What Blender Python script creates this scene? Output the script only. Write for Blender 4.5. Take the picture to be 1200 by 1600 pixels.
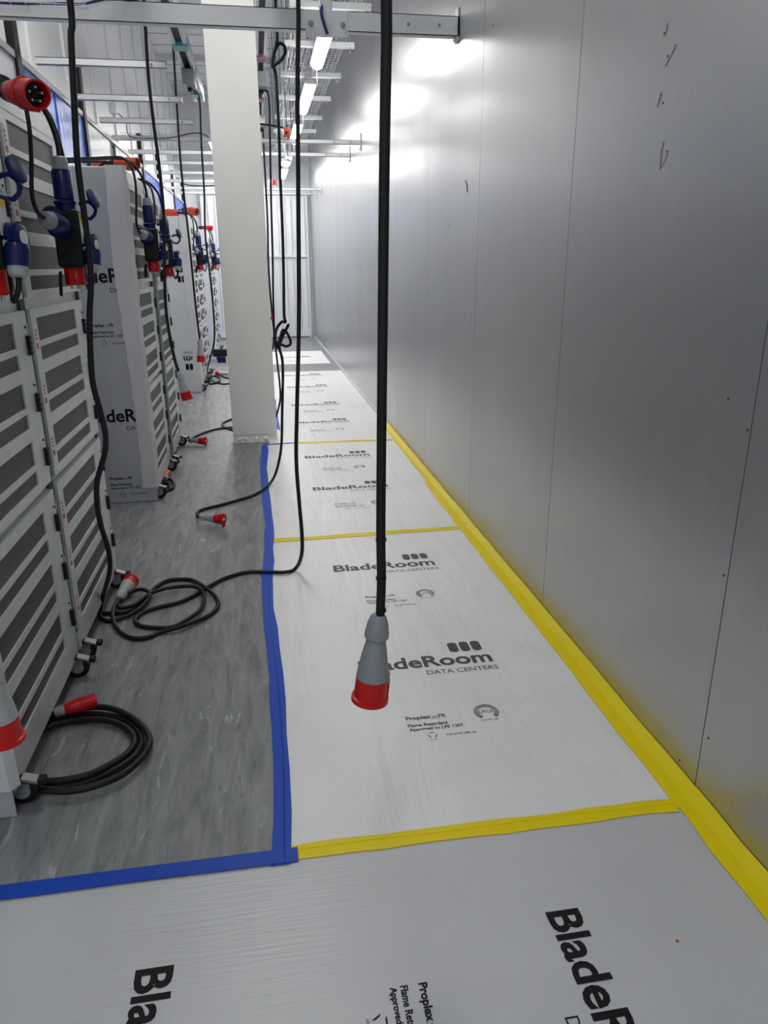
import bpy, bmesh, math, random
from mathutils import Vector, Matrix, Quaternion

for o in list(bpy.data.objects): bpy.data.objects.remove(o)
S = bpy.context.scene
COL = S.collection
random.seed(7)

# ------------------------------------------------------------------ camera
H = 1.55
F = 1139.5
RM = ((0.9864293, -0.0583344, 0.1534744), (-0.1640703, -0.3150150, 0.9347976), (-0.0061841, -0.9472923, -0.3203109))
cam = bpy.data.cameras.new('camera'); camo = bpy.data.objects.new('camera', cam); COL.objects.link(camo)
cam.sensor_fit = 'HORIZONTAL'; cam.sensor_width = 36; cam.lens = 36 * F / 1200
cam.clip_start = 0.02; cam.clip_end = 100
m = Matrix.Identity(4)
for i in range(3):
    m[i][0] = RM[i][0]; m[i][1] = -RM[i][1]; m[i][2] = -RM[i][2]
m[2][3] = H
camo.matrix_world = m
S.camera = camo

# ------------------------------------------------------------------ world, exposure
W = bpy.data.worlds.new('world'); S.world = W; W.use_nodes = True
W.node_tree.nodes['Background'].inputs[0].default_value = (0.80, 0.90, 1.0, 1)
W.node_tree.nodes['Background'].inputs[1].default_value = 0.37
S.view_settings.view_transform = 'Standard'; S.view_settings.look = 'None'
S.view_settings.gamma = 1; S.view_settings.use_curve_mapping = False
S.view_settings.exposure = 0.98
LAMP = 10.5        # strength of the tube lights
FILL = 18.0       # strength of the added fill lamps over the aisle

# pixel -> place in the room, for a known depth / height / side plane
def ray(x, y):
    v = (x - 600, y - 800, F)
    return Vector([sum(RM[i][k] * v[k] for k in range(3)) for i in range(3)])
def onz(x, y, z=0.0):
    r = ray(x, y); t = (z - H) / r[2]; return Vector((r[0] * t, r[1] * t, z))
def ony(x, y, Y):
    r = ray(x, y); t = Y / r[1]; return Vector((r[0] * t, Y, H + r[2] * t))
def onx(x, y, X):
    r = ray(x, y); t = X / r[0]; return Vector((X, r[1] * t, H + r[2] * t))

# ------------------------------------------------------------------ materials
def mat(name, col, rough=0.5, metal=0.0, **kw):
    M = bpy.data.materials.new(name); M.use_nodes = True
    b = M.node_tree.nodes['Principled BSDF']
    b.inputs['Base Color'].default_value = (*col, 1); b.inputs['Roughness'].default_value = rough
    b.inputs['Metallic'].default_value = metal
    for k, v in kw.items(): b.inputs[k.replace('_', ' ')].default_value = v
    return M
def N(M, t, **kw):
    n = M.node_tree.nodes.new(t)
    for k, v in kw.items(): setattr(n, k, v)
    return n
def L(M, a, b): M.node_tree.links.new(a, b)
def bsdf(M): return M.node_tree.nodes['Principled BSDF']
def coords(M, scale=(1, 1, 1), rot=(0, 0, 0)):
    tc = N(M, 'ShaderNodeTexCoord'); mp = N(M, 'ShaderNodeMapping')
    mp.inputs['Scale'].default_value = scale; mp.inputs['Rotation'].default_value = rot
    L(M, tc.outputs['Object'], mp.inputs['Vector']); return mp.outputs['Vector']
def noise(M, vec, scale, detail=4, rough=.55, dist=0):
    n = N(M, 'ShaderNodeTexNoise'); n.inputs['Scale'].default_value = scale
    n.inputs['Detail'].default_value = detail; n.inputs['Roughness'].default_value = rough
    n.inputs['Distortion'].default_value = dist
    L(M, vec, n.inputs['Vector']); return n.outputs['Fac']
def ramp(M, fac, stops):
    r = N(M, 'ShaderNodeValToRGB'); e = r.color_ramp.elements
    while len(e) < len(stops): e.new(.5)
    for i, (p, c) in enumerate(stops):
        e[i].position = p; e[i].color = (*c, 1) if len(c) == 3 else c
    L(M, fac, r.inputs[0]); return r.outputs[0]
def bump(M, fac, strength, dist=.01):
    b = N(M, 'ShaderNodeBump'); b.inputs['Strength'].default_value = strength; b.inputs['Distance'].default_value = dist
    L(M, fac, b.inputs['Height']); L(M, b.outputs[0], bsdf(M).inputs['Normal'])
def mixc(M, fac, a, b):
    x = N(M, 'ShaderNodeMix', data_type='RGBA')
    for s, v in ((0, fac), (6, a), (7, b)):
        if isinstance(v, tuple): x.inputs[s].default_value = (*v, 1)
        elif isinstance(v, float): x.inputs[s].default_value = v
        else: L(M, v, x.inputs[s])
    return x.outputs[2]
def g(v): return (v, v, v)

M_floor = mat('vinyl_floor', (.2, .2, .2), .42)
v = coords(M_floor, (13, 2.2, 1), (0, 0, math.radians(9)))
n1 = noise(M_floor, v, 1.6, 8, .68, .7)
base = ramp(M_floor, n1, [(.30, (.13, .135, .14)), (.5, (.225, .23, .235)), (.72, (.33, .335, .34))])
n2 = noise(M_floor, coords(M_floor, (8, 1.7, 1), (0, 0, math.radians(9))), 2.3, 8, .66, 1.6)
wv = ramp(M_floor, n2, [(.60, g(0)), (.66, g(1))])
n3 = noise(M_floor, coords(M_floor, (17, 2.1, 1), (0, 0, math.radians(7))), 2.1, 7, .6, 1.0)
dv = ramp(M_floor, n3, [(.62, g(0)), (.69, g(1))])
nm = N(M_floor, 'ShaderNodeMath', operation='MULTIPLY'); L(M_floor, wv, nm.inputs[0]); nm.inputs[1].default_value = .5
nd = N(M_floor, 'ShaderNodeMath', operation='MULTIPLY'); L(M_floor, dv, nd.inputs[0]); nd.inputs[1].default_value = .6
c1 = mixc(M_floor, nm.outputs[0], base, (.56, .565, .57))
L(M_floor, mixc(M_floor, nd.outputs[0], c1, (.09, .095, .10)), bsdf(M_floor).inputs['Base Color'])

M_wall = mat('brushed_wall_sheet', (.50, .505, .51), .33, .78)
v = coords(M_wall, (1, 60, .5))
L(M_wall, ramp(M_wall, noise(M_wall, v, 3, 3), [(.35, (.475, .48, .485)), (.65, (.505, .51, .515))]), bsdf(M_wall).inputs['Base Color'])
v2 = coords(M_wall, (.5, 1.1, .5))
L(M_wall, ramp(M_wall, noise(M_wall, v2, 1.6, 3), [(.3, g(.31)), (.7, g(.39))]), bsdf(M_wall).inputs['Roughness'])
bsdf(M_wall).inputs['Coat Weight'].default_value = .10; bsdf(M_wall).inputs['Coat Roughness'].default_value = .14
M_seam = mat('seam_shadow_gap', g(.10), .6)
M_white = mat('white_painted_panel', (.74, .75, .77), .45)
M_ceil = mat('ceiling_sheet', (.60, .61, .63), .42)
M_frame = mat('grey_painted_steel', (.36, .37, .39), .4, .1)
M_strut = mat('pale_steel_channel', (.74, .75, .76), .38, .15)
M_zinc = mat('zinc_wire', (.62, .63, .65), .35, .8)
M_col = mat('offwhite_steel_column', (.84, .83, .80), .5)
v = coords(M_col, (1, 1, .5)); L(M_col, ramp(M_col, noise(M_col, v, 3, 5), [(.3, (.83, .82, .79)), (.7, (.87, .86, .83))]), bsdf(M_col).inputs['Base Color'])
M_rack = mat('galvanised_rack_steel', (.68, .695, .70), .42, .3)
v = coords(M_rack, (3, 3, 1)); L(M_rack, ramp(M_rack, noise(M_rack, v, 3, 5), [(.3, (.66, .675, .68)), (.7, (.74, .755, .76))]), bsdf(M_rack).inputs['Base Color'])
M_rdark = mat('rack_gap_dark', (.055, .06, .062), .5, .3)
M_perf = mat('perforated_steel', (.2, .2, .2), .5, .35)
def holes(M, pitch):
    tc = N(M, 'ShaderNodeTexCoord'); sp = N(M, 'ShaderNodeSeparateXYZ'); L(M, tc.outputs['Object'], sp.inputs[0])
    s = []
    for ax in (1, 2):
        a = N(M, 'ShaderNodeMath', operation='MULTIPLY'); L(M, sp.outputs[ax], a.inputs[0]); a.inputs[1].default_value = math.pi * 2 / pitch
        b = N(M, 'ShaderNodeMath', operation='SINE'); L(M, a.outputs[0], b.inputs[0]); s.append(b)
    c = N(M, 'ShaderNodeMath', operation='ADD'); L(M, s[0].outputs[0], c.inputs[0]); L(M, s[1].outputs[0], c.inputs[1])
    return c.outputs[0]
L(M_perf, ramp(M_perf, holes(M_perf, .009), [(.0, (.13, .135, .14)), (.25, (.02, .02, .022))]), bsdf(M_perf).inputs['Base Color'])
M_rubber = mat('black_cable_rubber', (.009, .009, .010), .5, 0, Specular_IOR_Level=.35)
bump(M_rubber, noise(M_rubber, coords(M_rubber), 90, 2), .15, .001)
M_black = mat('black_plastic', (.010, .010, .011), .5, 0, Specular_IOR_Level=.3)
M_red = mat('red_plug_plastic', (.60, .008, .010), .32, 0, Specular_IOR_Level=.35)
M_orange = mat('orange_red_plastic', (.55, .055, .03), .34)
M_blue = mat('blue_plug_plastic', (.002, .010, .088), .34, 0, Specular_IOR_Level=.35)
M_grey = mat('grey_plug_plastic', (.29, .31, .32), .32)
M_lgrey = mat('pale_grey_plastic', (.42, .43, .43), .35)
M_brass = mat('pin_metal', (.75, .7, .55), .3, .9)
M_chrome = mat('chrome', (.45, .45, .46), .35, 1.0)
M_brk = mat('dull_zinc', (.30, .30, .31), .5, .6)
M_label = mat('white_label', (.78, .78, .76), .5)
M_yel = mat('yellow_mark', (.80, .66, .05), .5)
M_redink = mat('red_ink', (.55, .03, .04), .5)
M_ink = mat('black_ink', (.010, .010, .012), .6, 0, Specular_IOR_Level=.2)
M_ink2 = mat('grey_print_ink', (.062, .065, .07), .5, 0, Specular_IOR_Level=.3)
def sheet_mat(name, sc, st, col=(.66, .665, .675)):
    M = mat(name, col, .36)
    v = coords(M, sc)
    bump(M, noise(M, v, 2.0, 5, .5, .6), st, .02)
    c = noise(M, coords(M, (1.5, 1.5, 1)), 1.7, 4)
    L(M, ramp(M, c, [(.3, tuple(x * .96 for x in col)), (.7, tuple(min(1, x * 1.04) for x in col))]), bsdf(M).inputs['Base Color'])
    return M
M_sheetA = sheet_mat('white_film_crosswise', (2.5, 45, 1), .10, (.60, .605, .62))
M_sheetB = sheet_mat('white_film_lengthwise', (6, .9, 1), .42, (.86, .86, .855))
M_card = sheet_mat('fluted_plastic_board', (30, 30, 1), .05, (.50, .51, .56))
M_card2 = sheet_mat('pale_plastic_board', (30, 30, 1), .05, (.70, .74, .76))
M_wrap = sheet_mat('translucent_wrap_edge', (5, 5, 2), .5, (.74, .73, .74))
M_ytape = mat('yellow_tape', (.92, .73, .002), .42, 0, Specular_IOR_Level=.25)
bump(M_ytape, noise(M_ytape, coords(M_ytape, (30, 3, 30)), 3, 4), .3, .003)
M_btape = mat('blue_tape', (.003, .065, .50), .45, 0, Specular_IOR_Level=.25)
bump(M_btape, noise(M_btape, coords(M_btape, (14, 3, 30)), 3, 4), .3, .003)
M_emit = mat('lit_diffuser', (1, 1, 1), .5)
bsdf(M_emit).inputs['Emission Color'].default_value = (1.0, .985, .95, 1)
bsdf(M_emit).inputs['Emission Strength'].default_value = LAMP
M_fill = mat('fill_lamp_glow', (1, 1, 1), .5)  # glow of the added fill lamps
bsdf(M_fill).inputs['Emission Color'].default_value = (1.0, .985, .95, 1)
bsdf(M_fill).inputs['Emission Strength'].default_value = FILL
M_fill_far = mat('far_fill_glow', (1, 1, 1), .5)  # glow of the added second row, far end
bsdf(M_fill_far).inputs['Emission Color'].default_value = (1.0, .985, .95, 1)
bsdf(M_fill_far).inputs['Emission Strength'].default_value = 11
M_fill_high = mat('high_fill_glow', (1, 1, 1), .5)  # glow of the fill lamp added above the nearest beam
bsdf(M_fill_high).inputs['Emission Color'].default_value = (1.0, .985, .95, 1)
bsdf(M_fill_high).inputs['Emission Strength'].default_value = 13
M_bpoly = mat('blue_translucent_panel', (.05, .20, .85), .22, 0, Transmission_Weight=.35)
M_wpoly = mat('clear_fluted_panel', (.72, .74, .82), .22, 0, Transmission_Weight=.25)
for M in (M_bpoly, M_wpoly):
    bump(M, noise(M, coords(M, (1, 55, .6)), 2.2, 2), .5, .01)
M_purple = mat('purple_data_cable', (.035, .02, .12), .4)
M_teal = mat('teal_clip', (.16, .47, .46), .4)
M_pink = mat('mauve_clip', (.38, .20, .36), .4)
M_bus = mat('busbar_grey', (.38, .39, .40), .4, .3)

# ------------------------------------------------------------------ mesh builder
class MB:
    def __init__(s): s.v = []; s.f = []; s.m = []; s.sm = []; s.cm = 0
    def add(s, vs, fs, smooth=False):
        b = len(s.v); s.v += [Vector(p) for p in vs]
        for f in fs: s.f.append([i + b for i in f]); s.m.append(s.cm); s.sm.append(smooth)
        return s
    def box(s, a, b, mtx=None):
        x0, y0, z0 = a; x1, y1, z1 = b
        vs = [(x0, y0, z0), (x1, y0, z0), (x1, y1, z0), (x0, y1, z0), (x0, y0, z1), (x1, y0, z1), (x1, y1, z1), (x0, y1, z1)]
        if mtx: vs = [mtx @ Vector(p) for p in vs]
        return s.add(vs, [(0, 3, 2, 1), (4, 5, 6, 7), (0, 1, 5, 4), (1, 2, 6, 5), (2, 3, 7, 6), (3, 0, 4, 7)])
    def lathe(s, prof, o, d, n=24, up=None, flat=False):
        # prof: (distance along d, radius)
        d = Vector(d).normalized(); q = d.to_track_quat('Z', 'Y'); o = Vector(o)
        vs = []; fs = []
        for t, r in prof:
            for k in range(n):
                a = 2 * math.pi * k / n
                vs.append(o + q @ Vector((r * math.cos(a), r * math.sin(a), t)))
        for j in range(len(prof) - 1):
            for k in range(n):
                k2 = (k + 1) % n
                fs.append((j * n + k, j * n + k2, (j + 1) * n + k2, (j + 1) * n + k))
        fs.append(tuple(range(n - 1, -1, -1))); fs.append(tuple((len(prof) - 1) * n + k for k in range(n)))
        return s.add(vs, fs, not flat)
    def cyl(s, a, b, r, n=16, flat=False):
        a = Vector(a); b = Vector(b); return s.lathe([(0, r), ((b - a).length, r)], a, b - a, n, flat=flat)
    def tube(s, pts, r, n=10, res=6, smooth=True):
        P = spline(pts, res) if smooth else [Vector(p) for p in pts]
        vs = []; fs = []
        t0 = (P[1] - P[0]).normalized()
        nrm = t0.orthogonal().normalized()
        for i, p in enumerate(P):
            t = (P[min(i + 1, len(P) - 1)] - P[max(i - 1, 0)])
            if t.length < 1e-7: t = t0
            t = t.normalized(); nrm = (nrm - t * nrm.dot(t))
            nrm = nrm.normalized() if nrm.length > 1e-6 else t.orthogonal().normalized()
            b = t.cross(nrm)
            for k in range(n):
                a = 2 * math.pi * k / n; vs.append(p + nrm * (r * math.cos(a)) + b * (r * math.sin(a)))
        for j in range(len(P) - 1):
            for k in range(n):
                k2 = (k + 1) % n; fs.append((j * n + k, j * n + k2, (j + 1) * n + k2, (j + 1) * n + k))
        fs.append(tuple(range(n - 1, -1, -1))); fs.append(tuple((len(P) - 1) * n + k for k in range(n)))
        return s.add(vs, fs, True)
    def prism(s, poly, d):
        # poly: list of 3D points, extruded by vector d
        n = len(poly); P = [Vector(p) for p in poly]; D = Vector(d)
        fs = [tuple(range(n - 1, -1, -1)), tuple(range(n, 2 * n))]
        for k in range(n): fs.append((k, (k + 1) % n, n + (k + 1) % n, n + k))
        return s.add(P + [p + D for p in P], fs)
    def strip(s, L_, R_, th):
        # flat ribbon between two edge polylines with thickness th (down)
        n = len(L_); up = [Vector(p) for p in L_] + [Vector(p) for p in R_]
        dn = [p - Vector((0, 0, th)) for p in up]
        fs = []
        for i in range(n - 1):
            fs.append((i, n + i, n + i + 1, i + 1)); fs.append((2 * n + i, 2 * n + i + 1, 3 * n + i + 1, 3 * n + i))
            fs.append((i, i + 1, 2 * n + i + 1, 2 * n + i)); fs.append((n + i, 3 * n + i, 3 * n + i + 1, n + i + 1))
        fs.append((0, 2 * n, 3 * n, n)); fs.append((n - 1, 2 * n - 1, 4 * n - 1, 3 * n - 1))
        return s.add(up + dn, fs)
    def build(s, name, mats, parent=None, bev=0, loc=None, fix=True):
        me = bpy.data.meshes.new(name); me.from_pydata([tuple(p) for p in s.v], [], s.f)
        for M in (mats if isinstance(mats, (list, tuple)) else [mats]): me.materials.append(M)
        for p, mi, sm in zip(me.polygons, s.m, s.sm): p.material_index = mi; p.use_smooth = sm
        me.validate()
        if fix:
            bm = bmesh.new(); bm.from_mesh(me); bmesh.ops.recalc_face_normals(bm, faces=bm.faces); bm.to_mesh(me); bm.free()
        for e in me.edges: pass
        try: me.set_sharp_from_angle(angle=math.radians(38))
        except Exception: pass
        o = bpy.data.objects.new(name, me); COL.objects.link(o)
        if parent: o.parent = parent
        if loc: o.location = loc
        if bev:
            b = o.modifiers.new('bevel', 'BEVEL'); b.width = bev; b.segments = 2; b.limit_method = 'ANGLE'
        return o
def spline(pts, res=6):
    P = [Vector(p) for p in pts]
    if len(P) < 3: return P
    Q = [P[0] * 2 - P[1]] + P + [P[-1] * 2 - P[-2]]
    out = []
    for i in range(1, len(Q) - 2):
        a, b, c, d = Q[i - 1], Q[i], Q[i + 1], Q[i + 2]
        for k in range(res):
            t = k / res
            out.append(.5 * ((2 * b) + (c - a) * t + (2 * a - 5 * b + 4 * c - d) * t * t + (3 * b - a - 3 * c + d) * t ** 3))
    out.append(P[-1]); return out
def thing(name, label, cat, loc=(0, 0, 0), group=None, rz=0):
    o = bpy.data.objects.new(name, None); COL.objects.link(o); o.location = loc; o.rotation_euler = (0, 0, rz)
    o.empty_display_size = .1
    return tag(o, label, cat, group)
def tag(o, label, cat, group=None):
    o['label'] = label; o['category'] = cat
    if group: o['group'] = group
    return o
def struct(o): o['kind'] = 'structure'; return o
def copy_thing(root, loc, label, rz=None):
    r = root.copy(); COL.objects.link(r); r.location = loc; r['label'] = label
    if rz is not None: r.rotation_euler = (0, 0, rz)
    for ch in list(root.children):
        c = ch.copy(); COL.objects.link(c); c.parent = r
        for gch in list(ch.children):
            d = gch.copy(); COL.objects.link(d); d.parent = c
    return r

# ------------------------------------------------------------------ text
_txt = {}
def text_polys(s, bold=0.0, width=None, height=None):
    key = (s, bold)
    if key not in _txt:
        cu = bpy.data.curves.new('lettering', 'FONT'); cu.body = s; cu.size = 1; cu.offset = bold; cu.resolution_u = 3
        o = bpy.data.objects.new('lettering', cu); COL.objects.link(o)
        bpy.context.view_layer.update()
        dg = bpy.context.evaluated_depsgraph_get(); me = o.evaluated_get(dg).to_mesh()
        vs = [(v.co.x, v.co.y) for v in me.vertices]; fs = [tuple(p.vertices) for p in me.polygons]
        o.evaluated_get(dg).to_mesh_clear(); bpy.data.objects.remove(o); bpy.data.curves.remove(cu)
        _txt[key] = (vs, fs)
    vs, fs = _txt[key]
    x0 = min(v[0] for v in vs); x1 = max(v[0] for v in vs); y0 = min(v[1] for v in vs); y1 = max(v[1] for v in vs)
    kx = width / (x1 - x0) if width else None
    ky = height / (y1 - y0) if height else None
    if kx is None: kx = ky
    if ky is None: ky = kx
    return [((a - x0) * kx, (b - y0) * ky) for a, b in vs], fs
def put_text(mb, s, x, y, frame, bold=0, width=None, height=None):
    vs, fs = text_polys(s, bold, width, height)
    o, ux, uy = frame
    mb.add([o + ux * (a + x) + uy * (b + y) for a, b in vs], fs)
def poly2(mb, pts, frame):
    o, ux, uy = frame; mb.add([o + ux * a + uy * b for a, b in pts], [tuple(range(len(pts)))])
def pill(cx, cy, w, h, shear=0, n=8):
    r = w / 2; pts = []
    for k in range(n + 1):
        a = math.pi * k / n; pts.append((cx + r * math.cos(a), cy + h / 2 - r * .8 + r * .8 * math.sin(a)))
    for k in range(n + 1):
        a = math.pi + math.pi * k / n; pts.append((cx + r * math.cos(a), cy - h / 2 + r * .8 + r * .8 * math.sin(a)))
    return pts
# printed company logo: 0.555 m wide; frame = origin at left end of the base line, right vector, up vector
def clip_x(ob, x, keep_left=True):
    bm = bmesh.new(); bm.from_mesh(ob.data)
    bmesh.ops.bisect_plane(bm, geom=bm.verts[:] + bm.edges[:] + bm.faces[:], plane_co=(x, 0, 0), plane_no=(1, 0, 0), clear_outer=keep_left, clear_inner=not keep_left)
    bm.to_mesh(ob.data); bm.free()
def logo(parent, o, ux, uy, M=None, k=1.0):
    fr = (Vector(o), Vector(ux) * k, Vector(uy) * k)
    mb = MB()
    put_text(mb, 'BladeRoom', 0, 0, fr, .026, width=.555, height=.088)
    for i in range(3): poly2(mb, pill(.417 + i * .050, .140, .041, .082), fr)
    put_text(mb, 'DATA CENTERS', .265, -.058, fr, 0, width=.295, height=.031)
    return mb.build('printed_logo', M or M_ink2, parent, fix=False)
def notice(parent, o, ux, uy, M=None, k=1.0):
    fr = (Vector(o), Vector(ux) * k, Vector(uy) * k)
    mb = MB()
    put_text(mb, 'Proplex', 0, 0, fr, .035, height=.027, width=.092)
    for i in range(2):
        x = .094 + i * .011
        poly2(mb, [(x, .001), (x + .003, .001), (x + .013, .010), (x + .003, .019), (x, .019), (x + .009, .010)], fr)
    put_text(mb, 'FR', .121, .006, fr, .025, height=.021, width=.027)
    put_text(mb, 'Flame Retardant', 0, -.036, fr, .028, height=.018, width=.145)
    put_text(mb, 'Approved to LPS 1207', 0, -.064, fr, .028, height=.021, width=.196)
    put_text(mb, 'Lay print side up', .125, -.106, fr, .018, height=.016, width=.105)
    nt = mb.build('printed_notice', M or M_ink2, parent, fix=False)
    mb = MB()
    for a in (90, 210, 330):
        c, s_ = math.cos(math.radians(a)), math.sin(math.radians(a))
        pts = []
        for (r, t) in ((.020, -.7), (.020, .7), (.013, .5), (.013, -.5)):
            aa = math.radians(a) + t; pts.append((.075 + r * math.cos(aa), -.092 + r * math.sin(aa)))
        poly2(mb, pts, fr)
    put_text(mb, 'LDPE', .063, -.122, fr, 0, height=.006, width=.024)
    mb.build('recycling_symbol', M or M_ink2, parent, fix=False)
    return nt
def emblem(parent, o, ux, uy, M=None, k=1.0):
    fr = (Vector(o), Vector(ux) * k, Vector(uy) * k); mb = MB()
    def arc(r0, r1, a0, a1, n=28):
        for i in range(n):
            p = [a0 + (a1 - a0) * (i + j) / n for j in (0, 1)]
            poly2(mb, [(r * math.cos(math.radians(a)), r * math.sin(math.radians(a))) for r, a in ((r0, p[0]), (r1, p[0]), (r1, p[1]), (r0, p[1]))], fr)
    arc(.043, .046, -50, 230); arc(.029, .031, -50, 230)
    for i in range(24): arc(.033, .041, -46 + i * 11.6, -46 + i * 11.6 + 7, 2)
    arc(.031, .043, -52, -49, 1); arc(.031, .043, 229, 232, 1)
    put_text(mb, 'LPCB', -.026, -.007, fr, 0, height=.017, width=.052)
    put_text(mb, 'Cert No. 1207', -.034, -.052, fr, .01, height=.007, width=.068)
    return mb.build('certification_mark', M or M_ink2, parent, fix=False)

# ================================================================== THE ROOM
XW = 1.235
YB = 17.2
ZC = 4.86
fl = struct(MB().box((-5, -3, -.1), (XW + .2, YB + .2, 0)).build('floor', M_floor))
# right wall: flush metal sheets with open seams
mb = MB(); mb.cm = 1; mb.box((XW + .006, -3, 0), (XW + .12, YB + .1, ZC + .1)); mb.cm = 0
seams = [-2.155 + 1.275 * k for k in range(18)]
for k in range(len(seams) - 1):
    a, b = seams[k] + .002, min(seams[k + 1] - .002, YB)
    if b > a: mb.box((XW, a, 0), (XW + .006, b, ZC))
wr = struct(mb.build('wall_right', [M_wall, M_seam]))
# marks on the right wall
M_rivet = mat('dark_red_rivet', (.14, .004, .012), .5)
mb = MB()
for (y, z) in ((2.333, 2.197), (2.297, 2.13), (2.298, 2.007), (2.243, 1.868), (1.781, 1.204), (1.683, 1.139), (1.688, .726), (1.643, .224), (1.762, .056), (4.075, 2.68), (4.888, 1.799), (4.446, 1.269)):
    r = .0035 if y < 4 else .005
    mb.lathe([(0, r), (.0015, r)], (XW, y, z), (-1, 0, 0), 10)
mb.build('rivet_hole', M_rivet, wr)
M_scuff = mat('brown_scuff', (.16, .14, .09), .6)
mb = MB()
def scuff(pts, w, mb_):
    P = [onx(x, y, XW - .0008) for x, y in pts]
    Lp = [p + Vector((0, w, 0)) for p in P]; n = len(P)
    mb_.add(P + Lp, [(i, i + 1, n + i + 1, n + i) for i in range(n - 1)])
scuff([(1044, 35), (1042, 45), (1040, 57)], .004, mb); scuff([(1057, 68), (1052, 82), (1046, 92), (1041, 103)], .008, mb)
scuff([(1034, 144), (1031, 155), (1028, 167)], .007, mb); scuff([(1038, 221), (1034, 235), (1032, 264)], .005, mb)
scuff([(1044, 240), (1039, 250), (1034, 261)], .004, mb)
scuff([(728, 281), (731, 290), (731, 300)], .030, mb)
mb.build('scuff_mark', M_scuff, wr)
# left wall above / behind the containment
mb = MB(); XL = -1.42
mb.box((XL - .04, -3, 2.81), (XL, YB, ZC))
for k in range(20):
    y = -2.7 + 1.08 * k - .03
    if y < YB - .1: mb.box((XL, y, 2.81), (XL + .02, y + .035, ZC))
struct(mb.build('wall_left', M_white))
mb = MB(); mb.box((-5.0, -3, 0), (-4.9, YB, ZC)); struct(mb.build('wall_far_left', M_white))
# ceiling
mb = MB(); mb.box((-5, -3, ZC), (XW + .2, YB + .2, ZC + .1)); mb.cm = 1
for k in range(34): mb.box((-1.4, -2.6 + .6 * k, ZC - .004), (XW, -2.59 + .6 * k, ZC + .01))
mb.cm = 0
for k in range(9): mb.box((-1.4, -1 + 2.16 * k, ZC - .10), (XW, -.94 + 2.16 * k, ZC))
struct(mb.build('ceiling', [M_ceil, M_seam]))
# back wall with ribbed leaf door
mb = MB(); mb.box((-5, YB, 0), (XW + .1, YB + .15, ZC))
for k in range(9): mb.box((-1.35 + .28 * k, YB - .012, 3.6), (-1.33 + .28 * k, YB, ZC))
mb.box((-1.4, YB - .05, 3.05), (XW, YB, 3.14)); 
mb.box((-1.4, YB - .02, 3.55), (XW, YB, 3.60))
struct(mb.build('wall_back', M_white))
dr = MB(); dr.box((-1.05, YB - .05, .03), (1.13, YB, 3.0)); dr = struct(dr.build('door_1', M_white))
mb = MB()
for k in range(15):
    x = -.95 + .145 * k
    for z0, z1 in ((.22, 1.70), (1.80, 2.95)):
        mb.prism([(x, YB - .05, z0), (x + .03, YB - .05, z0), (x + .022, YB - .085, z0), (x + .008, YB - .085, z0)], (0, 0, z1 - z0))
mb.box((-1.05, YB - .09, 1.735), (1.13, YB - .05, 1.765))
mb.build('door_rib', M_white, dr)
mb = MB(); mb.box((1.13, YB - .10, 0), (1.17, YB, 3.05)); mb.box((-1.09, YB - .10, 0), (-1.05, YB, 3.05)); mb.box((-1.09, YB - .10, 3.0), (1.17, YB, 3.05))
mb.build('door_frame', M_strut, dr)
struct(MB().box((XW - .012, 7.4, 0), (XW, YB, .03)).build('baseboard_right', M_white))
struct(MB().box((XL - .05, -3, 2.77), (XL + .04, YB, 2.81)).build('trim_1', M_frame))

# ------------------------------------------------------------------ column
col = thing('steel_column', 'tall off-white steel column bolted to the floor beside the blue tape', 'column', (-.10, 6.85, 0))
mb = MB(); mb.box((-.20, -.12, .075), (.20, -.095, ZC)); mb.box((-.20, .095, .02), (.20, .12, ZC)); mb.box((-.008, -.1, .02), (.008, .1, ZC))
mb.box((-.195, -.095, .02), (-.18, .1, ZC)); mb.box((.18, -.095, .02), (.195, .1, ZC))
mb.build('shaft', M_col, col, bev=.003)
mb = MB(); mb.box((-.195, -.112, 0.0), (.195, .12, .076)); mb.box((-.21, -.135, 0), (.21, .13, .014))
mb.build('base_plate', M_col, col, bev=.003)
for x in (-.145, -.085, .01, .10):
    mb = MB(); mb.lathe([(0, .022), (.004, .022), (.012, .018), (.03, .015), (.036, .006)], (x, -.112, .034), (0, -1, .1), 12)
    mb.build('bolt', M_col, col)

# ------------------------------------------------------------------ floor protection sheets
def wob(n, amp, seed):
    r = random.Random(seed); return [r.uniform(-amp, amp) for _ in range(n)]
def sheet(label, x0, x1, y0, y1, M, th=.0025, jag=.004, seed=1, sk=0):
    n = 24; w1 = wob(n, jag, seed); w2 = wob(n, jag, seed + 50)
    Lp = [(x0 + w1[i], y0 + (y1 - y0) * i / (n - 1), th) for i in range(n)]
    Rp = [(x1 + w2[i], y0 + (y1 - y0) * i / (n - 1) + sk, th) for i in range(n)]
    o = MB().strip(Lp, Rp, th - .0003).build('floor_protection_sheet', M)
    return tag(o, label, 'floor covering', 'white protective sheets on the floor')
Z1 = .0034
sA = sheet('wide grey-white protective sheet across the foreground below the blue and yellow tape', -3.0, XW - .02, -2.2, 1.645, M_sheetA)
sB = sheet('white printed sheet under the hanging red connector, between nearest yellow cross tapes', -.012, XW - .02, 1.645, 4.12, M_sheetB, seed=3)
sC = sheet('white printed sheet second up the corridor, ending level with the column foot', -.012, XW - .02, 4.12, 6.60, M_sheetB, seed=5)
sD = sheet('long white printed sheet running beside and beyond the foot of the column', .03, XW - .02, 6.60, 11.45, M_sheetB, seed=7)
sE = sheet('farthest small white sheet lying alone near the back door', .02, 1.14, 12.38, 14.3, M_sheetB, seed=9)
ux, uy = Vector((1, 0, 0)), Vector((0, 1, 0))
def rot(v, a):
    c, s_ = math.cos(a), math.sin(a); return Vector((v[0] * c - v[1] * s_, v[0] * s_ + v[1] * c, 0))
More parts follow.
